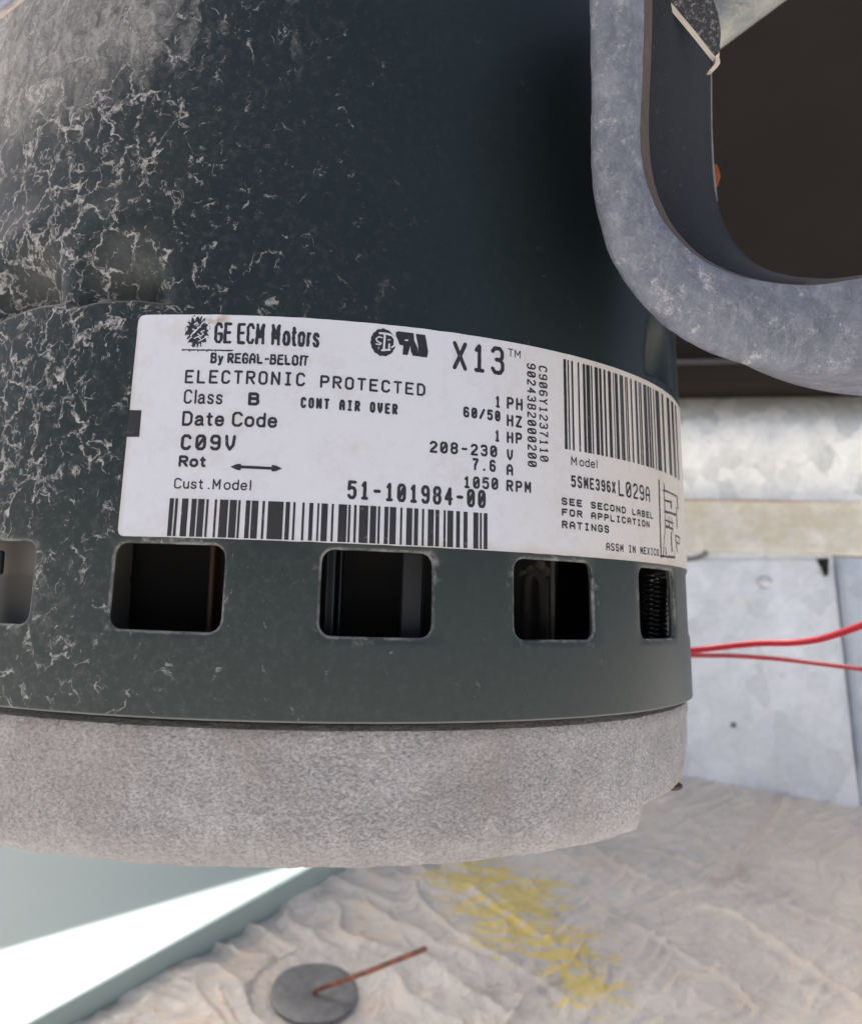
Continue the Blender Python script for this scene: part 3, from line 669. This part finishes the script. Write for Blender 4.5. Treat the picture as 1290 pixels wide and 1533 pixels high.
# other strap of the mount, top left corner
n2 = (CF * .5 + CU * .3 - CR * .2).normalized() * .0022
o = prism('band_end', [at(x, y, .1035) for x, y in ((-140, 150), (-30, 57), (0, 31), (20, 15), (38, 0), (110, -60), (60, -120), (-140, -120))], n2, m_simple('crusty_band', (.42, .37, .34), .8, 0, .35, 500, .0004)); bevel(o, .0004)
bnd = empty('mount_band', at(0, 0, .103), 'crusty beige edge of a metal mount band crossing the top left corner', 'mount band'); child(o, bnd)
o = prism('band_face', [at(x, y, .1028) for x, y in ((-140, 90), (0, 9), (12, 0), (80, -60), (40, -120), (-140, -120))], CF * .001, m_simple('blue_grey_band', (.30, .33, .40), .5, .2)); child(bevel(o, .0003), bnd)

# ================================================================ INSULATED FLOOR
TILT = R(18); F0 = at(470, 1490, .390); FN = Vector((0, -math.sin(TILT), math.cos(TILT))); E1 = Vector((1, 0, 0)); E2 = FN.cross(E1)
def uv(px, py, h=0.0):
    p = on_plane(px, py, F0 + FN * h, FN) - F0; return p.dot(E1), p.dot(E2)
def fp(u, v, h=0.0): return F0 + E1 * u + E2 * v + FN * h
CRE = [([(1200, 1170), (1177, 1198), (1145, 1241), (1097, 1310), (1065, 1334), (996, 1348), (931, 1385), (862, 1439), (787, 1498), (740, 1560)], 1.5, 1.5), ([(1215, 1225), (1180, 1262), (1119, 1310), (1081, 1337)], .7, 1.6),
       ([(860, 1250), (883, 1270), (931, 1300), (985, 1326), (1030, 1340)], .9, 1.5), ([(930, 1262), (969, 1273), (1028, 1289), (1081, 1316)], .7, 1.6), ([(942, 1391), (985, 1412), (1055, 1449), (1103, 1471), (1140, 1510)], .9, 1.5),
       ([(1049, 1364), (1108, 1380), (1188, 1433), (1240, 1470), (1310, 1515)], 1.2, 2.2), ([(1081, 1316), (1150, 1340), (1230, 1375), (1320, 1430)], .7, 2.0), ([(1020, 1220), (1060, 1245), (1090, 1262)], .6, 2.0),
       ([(700, 1330), (760, 1380), (830, 1420)], .9, 2.0), ([(620, 1350), (700, 1420), (790, 1462), (850, 1500)], 1.0, 2.2), ([(1130, 1200), (1090, 1235), (1050, 1255)], .5, 1.5)]
CRE = [([uv(x, y) for x, y in pl], a * .001, w_ * .00078) for pl, a, w_ in CRE]
def seg_d(u, v, pl):
    best = 9
    for (a, b), (c_, d) in zip(pl[:-1], pl[1:]):
        dx, dy = c_ - a, d - b; t_ = max(0, min(1, ((u - a) * dx + (v - b) * dy) / (dx * dx + dy * dy))); q = math.hypot(u - a - t_ * dx, v - b - t_ * dy)
        if q < best: best = q
    return best
HP = .0125
A, B = uv(458, 1305, HP), uv(46, 1533, HP); D = Vector((A[0] - B[0], A[1] - B[1])); Dn = D.normalized()
def floor_h(u, v):
    uu = u + .006 * noise.noise(Vector((u * 60, v * 60, 7))); vv = v + .006 * noise.noise(Vector((u * 60, v * 60, 17)))
    m = max(0, min(1, (.135 - u + .35 * v) / .10)); m = .16 + .84 * m * m                   # crumpled near the panel, tighter to the right
    ca, sa = .80, .60; a, b = uu * ca - vv * sa, uu * sa + vv * ca
    r1 = 1 - abs(noise.noise(Vector((a * 20, b * 52, 1)))) * 2.0; r2 = 1 - abs(noise.noise(Vector((a * 50 + 3, b * 110, 5)))) * 2.2; r3 = 1 - abs(noise.noise(Vector((uu * 260, vv * 230, 9)))) * 2.2
    h = m * (.0042 * max(0, r1) ** 2 + .0013 * max(0, r2) ** 2 + .00015 * max(0, r3)) + .004 * noise.noise(Vector((u * 14, v * 14, 2)))
    k = 1 - m
    a2, b2 = uu * .85 + vv * .5, -uu * .5 + vv * .85
    h += k * .0020 * max(0, 1 - abs(noise.noise(Vector((a2 * 22, b2 * 120, 4)))) * 3.0) + k * .0008 * noise.noise(Vector((a2 * 60, b2 * 300, 6)))
    for pl, am, wd in CRE:
        d = seg_d(uu * .3 + u * .7, vv * .3 + v * .7, pl)
        if d < wd * 3: h += 2.6 * am * math.exp(-(d / wd * 1.35) ** 1.3)
    d0 = math.hypot(u, v)
    if d0 < .030: h *= max(0.0, min(1, (d0 - .014) / .014))
    pd = (u - B[0]) * Dn.y - (v - B[1]) * Dn.x
    if d0 < .026: return h * .5 - .0012
    return min(h, .0035 + max(0, pd) * .25 + .3 * max(0, h - .0035)) - .001
P = []
U0, U1, V0, V1 = -.14, .36, -.06, .28
nu, nv = 600, 410
for j in range(nv + 1):
    v = V0 + (V1 - V0) * j / nv; row = []
    for i in range(nu + 1):
        u = U0 + (U1 - U0) * i / nu; row.append(fp(u, v, floor_h(u, v)))
    P.append(row)
yc = [uv(x, y) for x, y in ((705, 1315), (790, 1345), (760, 1385), (850, 1435), (880, 1480))]
t = NT('dusty_foil_facing'); wv = t.warp(.012, 45); f = t.noise(420, 6, .75); big = t.noise(24, 6, .65, wv); X, Y, Z = t.xyz()
col = t.mix(t.mr(big, .35, .65), (.60, .56, .50), (.89, .83, .72)); col = t.mix(t.mr(t.noise(48, 6, .7, wv), .50, .66, 0, .75), col, (.74, .60, .45))
col = t.mix(t.mr(t.noise(70, 7, .75, t.vm('ADD', wv, (.4, .2, .1))), .56, .70, 0, .75), col, (.38, .30, .24)); col = t.mix(t.mr(X, .10, .26, 0, .75), col, (.88, .77, .63))  # last mix lightens and warms the right side in place of light
streak = t.noise(30, 5, .75, t.vm('ADD', t.vm('MULTIPLY', wv, (1, 1, 1)), t.vm('SCALE', t.vm('MULTIPLY', t.co, (2.5, 1.4, 0)), .9)))
ym = None
for k, (u, v) in enumerate(yc):
    c_ = fp(u, v); d = t.n('VectorMath', operation='DISTANCE'); t.l(t.co, d.inputs[0]); d.inputs[1].default_value = c_
    q = t.mr(d.outputs['Value'], (.044, .044, .046, .036, .03)[k], .0); ym = q if ym is None else t.ma('MAXIMUM', ym, q)
ca = t.n('Mapping'); t.l(t.warp(.008, 60), ca.inputs[0]); ca.inputs['Rotation'].default_value = (0, 0, R(38)); ca.inputs['Scale'].default_value = (42, 300, 30)
yn = t.n('TexNoise'); t.l(ca.outputs[0], yn.inputs['Vector']); yn.inputs['Scale'].default_value = 1.0; yn.inputs['Detail'].default_value = 6; yn.inputs['Roughness'].default_value = .65
ymask = t.ma('MULTIPLY', t.mr(t.ma('ADD', t.ma('MULTIPLY', ym, .38), yn.outputs['Fac']), .70, .80), t.mr(ym, .0, .3))
col = t.mix(t.ma('MULTIPLY', ymask, .72), col, (.88, .66, .10))
cb = t.n('Mapping'); t.l(t.warp(.006, 90), cb.inputs[0]); cb.inputs['Rotation'].default_value = (0, 0, R(38)); cb.inputs['Scale'].default_value = (60, 330, 60)
yn2 = t.noise(1.0, 5, .7, cb.outputs[0])
foil = t.done(col, t.mr(f, .3, .7, .24, .46), .12, t.bump(yn2, .0016, .8, t.bump(t.noise(110, 6, .65, wv), .0045, .7, t.bump(t.noise(260, 4, .6, wv), .0015, .6))))
fl = grid('insulation_floor', P, foil); tag(fl, kind='structure')

# fastening pin with its washer
pin = empty('insulation_pin', F0, 'round grey washer with a bent rusty pin standing on the foil insulation', 'fastener')
rad = .0175; P = []
for r, h in ((.0008, .0002), (.002, .0005), (.004, .0011), (.008, .0014), (.0165, .0015), (rad, .0013), (rad, .0009), (.0001, .0001)):
    P.append([fp(r * math.cos(2 * math.pi * i / 64), r * math.sin(2 * math.pi * i / 64), h + .00025 * math.sin(2 * math.pi * i / 64 * 3) * r / rad) for i in range(64)])
t = NT('grey_washer'); f = t.noise(400, 5, .7); wm = t.done(t.mix(t.mr(t.noise(130, 6, .75), .35, .65), (.135, .14, .14), (.25, .255, .25)), .5, .3, t.bump(f, .0002))
child(grid('washer', P, wm, wrap=True), pin)
a = fp(0, 0, .001); b = at(637, 1421, .365); t = NT('rusty_pin'); f = t.noise(260, 6, .7)
pm = t.done(t.mix(t.mr(f, .42, .62), (.13, .075, .06), (.36, .13, .07)), .8, .2, t.bump(f, .0003))
child(tube('pin_shank', [a, a + (b - a) * .04 + FN * .001, a + (b - a) * .5, b], .00105, pm, None, 12), pin)

# ================================================================ TEAL PANEL, edge towards the insulation
a = (A[0] + Dn.x * .13, A[1] + Dn.y * .13); b = (B[0] - Dn.x * .12, B[1] - Dn.y * .12)
t = NT('teal_enamel'); f = t.noise(500, 4); tl = t.done(t.mix(t.noise(18, 3), (.29, .37, .355), (.33, .41, .39)), .55, 0, t.bump(f, .00005))
o = prism('teal_panel', [fp(a[0], a[1], HP), fp(b[0], b[1], HP), fp(b[0] - .35, b[1], HP), fp(b[0] - .35, a[1], HP)], -FN * .0150, tl); bevel(o, .0006, 3)
tag(o, 'smooth teal painted metal panel with a bright sunlit strip, below the motor at left', 'panel')

# ================================================================ GALVANISED WALL
W0 = on_plane(1030, 1166, F0, FN); W1 = on_plane(1290, 1212, F0, FN); W0.z = W1.z = 0; WE = (W1 - W0).normalized(); WN = Vector((WE.y, -WE.x, 0))
if WN.y > 0: WN = -WN
def wp(s_, z, o_=0): return W0 + WE * s_ + WN * o_ + Vector((0, 0, z))
def ws(px, py, o_=0):
    p = on_plane(px, py, W0 + WN * o_, WN); return (p - W0).dot(WE), p.z
ZE = ws(1150, 828)[1]; ZK = ws(1150, 753)[1]
g1 = m_galv('galvanised_panel', (.52, .56, .61), (.72, .76, .81), .10, .10); g2 = m_galv('galvanised_upper', (.50, .54, .53), (.88, .90, .88), .16, .10, (ZE, ZK))
def extrude_profile(name, prof, s0, s1, mat, n=60, amp=.0006, thick=.0012):
    P = []
    for z, o_ in prof: P.append([wp(s0 + (s1 - s0) * i / n, z, o_ + amp * noise.noise(Vector(((s0 + (s1 - s0) * i / n) * 30, z * 30, 3)))) for i in range(n + 1)])
    o = grid(name, P, mat); m = o.modifiers.new('t', 'SOLIDIFY'); m.thickness = thick; m.offset = 0; autosmooth(o, 35); return o
wall = bpy.data.objects.new('galvanised_wall', None); COL.objects.link(wall); wall.location = W0; tag(wall, 'folded galvanised steel cabinet wall behind the right side of the motor', 'wall')
s1, _ = ws(1246, 1000)
def rngn(a, b, n): return [a + (b - a) * i / n for i in range(n + 1)]
lower = grid('lower_sheet', [[wp(-.35 + (s1 + (ZE - z) * .10 + .35) * i / 60, z, .0006 * noise.noise(Vector((i * .3, z * 30, 3)))) for i in range(61)] for z in rngn(-.20, ZE + .001, 20)], g1); child(lower, wall)
ZE = ws(1150, 828)[1]; ZK = ws(1150, 753)[1]; ZL = ws(1100, 590)[1]; print('wall z', ZE, ZK, ZL, (W1 - W0).length)
prof = [(ZE, .0035), (ZE + .0003, .0048), (ZE + .0014, .0055)] + [(z, .0055) for z in rngn(ZE + .004, ZK - .002, 5)] + [(ZK, .0062), (ZK + .0012, .0055)] + [(ZK + (ZL - ZK) * q, o_) for q, o_ in ((.08, .0035), (.17, .0035), (.30, .0055), (.42, .0085), (.54, .0105), (.65, .0105), (.75, .0075), (.86, .001), (.98, -.010), (1.15, -.03))]
upper = extrude_profile('upper_sheet', prof, -.35, .32, g2, 60, .0008); child(upper, wall)
# right-hand sheet with a rounded fold; the fold runs slightly off plumb
P = []
ZJ = ws(1275, 1190)[1]
for z in rngn(-.20, ZE - .002, 60):
    sh = s1 - .001 + (ZE - z) * .10; row = []
    for q, o_ in ((-.002, .0), (-.001, -.009), (.0016, -.009), (.0022, .001), (.0034, .0045), (.0052, .0062), (.008, .0070), (.014, .0072), (.03, .0070), (.08, .007), (.2, .007)): row.append(wp(sh + q, z, o_ * min(1, max(.12, (z - ZJ - .004) / .022))))
    P.append(row)
g3 = m_galv('blue_galvanised', (.36, .42, .49), (.48, .55, .63), .1, .12); fold = grid('side_sheet', P, g3); child(fold, wall)
# black plate laid on as the dark of a corner hole, lap corner and rivet
u_, z_ = ws(1231, 846, .0012)
nt_ = [wp(u_ + a, z_ + b, .0012) for a, b in ((-.0045, .0035), (.0035, .0042), (.0032, -.0060), (.0010, -.0070), (-.0008, -.0015))]
child(prism('notch_dark_plate', nt_, -WN * .0006, black), wall)
lp = [ws(x, y, .0018) for x, y in ((1000, 838), (1222, 838), (1228, 851), (1190, 892), (1170, 900), (1000, 900))]
child(bevel(prism('lap_flange', [wp(a, b, .0018) for a, b in lp], -WN * .0010, g1), .0003), wall)
u_, z_ = ws(1145, 872, .003); P = []
for r, h in ((.0001, .0050), (.0025, .0046), (.0042, .0034), (.0048, .0022), (.0048, .0008)): P.append([wp(u_ + r * math.cos(k * math.pi / 12), z_ + r * .85 * math.sin(k * math.pi / 12), h) for k in range(24)])
child(grid('rivet', P, m_simple('bright_rivet', (.62, .64, .66), .35, .4), wrap=True), wall)
u_, z_ = ws(1098, 1086, .001); P = []
for r, h in ((.0001, .0016), (.0012, .0013), (.0016, .0002)): P.append([wp(u_ + r * math.cos(k * math.pi / 6), z_ + r * math.sin(k * math.pi / 6), h) for k in range(12)])
child(grid('screw_tip', P, m_simple('dark_spot', (.10, .09, .08), .7), wrap=True), wall)
# bent wire tab showing past the edge of the motor
V, F = tube_data(spline([at(x, y, .50) for x, y in ((1020, 838), (1040, 836), (1052, 832), (1058, 826))], 6), .0014, 10); hk = mesh('bent_wire', V, F, m_simple('grey_wire', (.16, .15, .14), .5, .3)); tag(hk, 'short grey bent wire lying along the wall ledge beside the motor label', 'wire')

# ================================================================ DARK HOUSING ABOVE THE WALL
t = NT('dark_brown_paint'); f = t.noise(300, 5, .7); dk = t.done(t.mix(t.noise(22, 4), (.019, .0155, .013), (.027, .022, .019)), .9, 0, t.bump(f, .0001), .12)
lipm = m_simple('dark_grey_lip', (.045, .045, .05), .45, .2)
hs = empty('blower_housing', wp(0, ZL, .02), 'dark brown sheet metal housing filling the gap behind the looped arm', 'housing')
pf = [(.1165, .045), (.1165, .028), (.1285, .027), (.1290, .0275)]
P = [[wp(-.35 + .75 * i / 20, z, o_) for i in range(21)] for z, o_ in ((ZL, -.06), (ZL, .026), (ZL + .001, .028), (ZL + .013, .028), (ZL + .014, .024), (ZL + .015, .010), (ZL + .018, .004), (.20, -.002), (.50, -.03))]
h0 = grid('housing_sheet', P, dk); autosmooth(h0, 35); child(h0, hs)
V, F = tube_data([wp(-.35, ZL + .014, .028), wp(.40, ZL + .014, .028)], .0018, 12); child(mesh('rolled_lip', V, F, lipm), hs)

# ================================================================ RED WIRES
t = NT('red_insulation'); f = t.noise(300, 5, .7); red = t.done(t.mix(f, (.19, .006, .014), (.32, .016, .032)), .5, 0, t.bump(f, .0001), .25)
t = NT('dull_red_insulation'); red2 = t.done(t.mix(t.noise(300, 5, .7), (.14, .008, .014), (.24, .022, .03)), .5, 0)
def wire(pts, rad, mat, lb):
    o = tube('red_wire', spline([at(*q) for q in pts], 8), rad, mat, None, 14); tag(o, lb, 'wire')
wire([(930, 985, .25), (1000, 979, .26), (1035, 974, .265), (1085, 968, .262), (1135, 963, .258), (1185, 962, .252), (1225, 957, .245), (1262, 946, .238), (1300, 932, .23), (1380, 900, .22)], .00092, red, 'brighter red insulated wire, the upper of the two leaving the motor to the right')
wire([(930, 979, .262), (1000, 978, .266), (1035, 981, .268), (1100, 982, .270), (1170, 987, .268), (1230, 994, .262), (1300, 1003, .255), (1390, 1016, .25)], .00066, red2, 'duller red insulated wire, the lower of the two leaving the motor to the right')

# ================================================================ ADDED SUN BLOCKER (unseen, cut to let a wedge of sun through) and ground outside
ZR = .195
def clip(poly, p, n):
    out = []
    for i in range(len(poly)):
        a, b = poly[i], poly[(i + 1) % len(poly)]; da, db = (a - p).dot(n), (b - p).dot(n)
        if da >= 0: out.append(a)
        if da * db < 0: out.append(a + (b - a) * (da / (da - db)))
    return out
def up(px, py):        # point of the panel's top face, followed sunward to the unseen added roof
    u, v = uv(px, py, HP); p = fp(u, v, HP); p = p + SL * ((ZR - p.z) / SL.z); return Vector((p.x, p.y))
q0, q1 = up(0, 1421), up(396, 1305); r0, r1 = up(39, 1533), up(451, 1305)
rect = [Vector(p) for p in ((-.33, .28), (.17, .28), (.17, .53), (-.33, .53))]
nU = Vector((-(q1 - q0).y, (q1 - q0).x)).normalized(); inr = up(60, 1460)
if (inr - q0).dot(nU) > 0: nU = -nU
nV = Vector((-(r1 - r0).y, (r1 - r0).x)).normalized()
if (inr - r0).dot(nV) > 0: nV = -nV
blocker = empty('sun_blocker', (0, .3, ZR), 'added unseen dark sheet roof over the equipment bay, out of the frame', 'blocker')
rm = m_simple('dark_blocker_sheet', (.02, .018, .016), .95, 0, .2, 300, .00005, .05)
pa = clip(rect, q0, nU); pb = clip(clip(rect, r0, nV), q0, -nU)
for poly in (pa, pb):
    if len(poly) > 2: child(prism('blocker_sheet', [Vector((p.x, p.y, ZR)) for p in poly], Vector((0, 0, .002)), rm), blocker)
t = NT('concrete'); gm = t.done(t.mix(t.noise(3, 6), (.38, .37, .36), (.50, .49, .475)), .9)
g = mesh('ground', [(-30, -30, -.45), (30, -30, -.45), (30, 30, -.45), (-30, 30, -.45)], [(0, 1, 2, 3)], gm, None, False); tag(g, kind='structure')
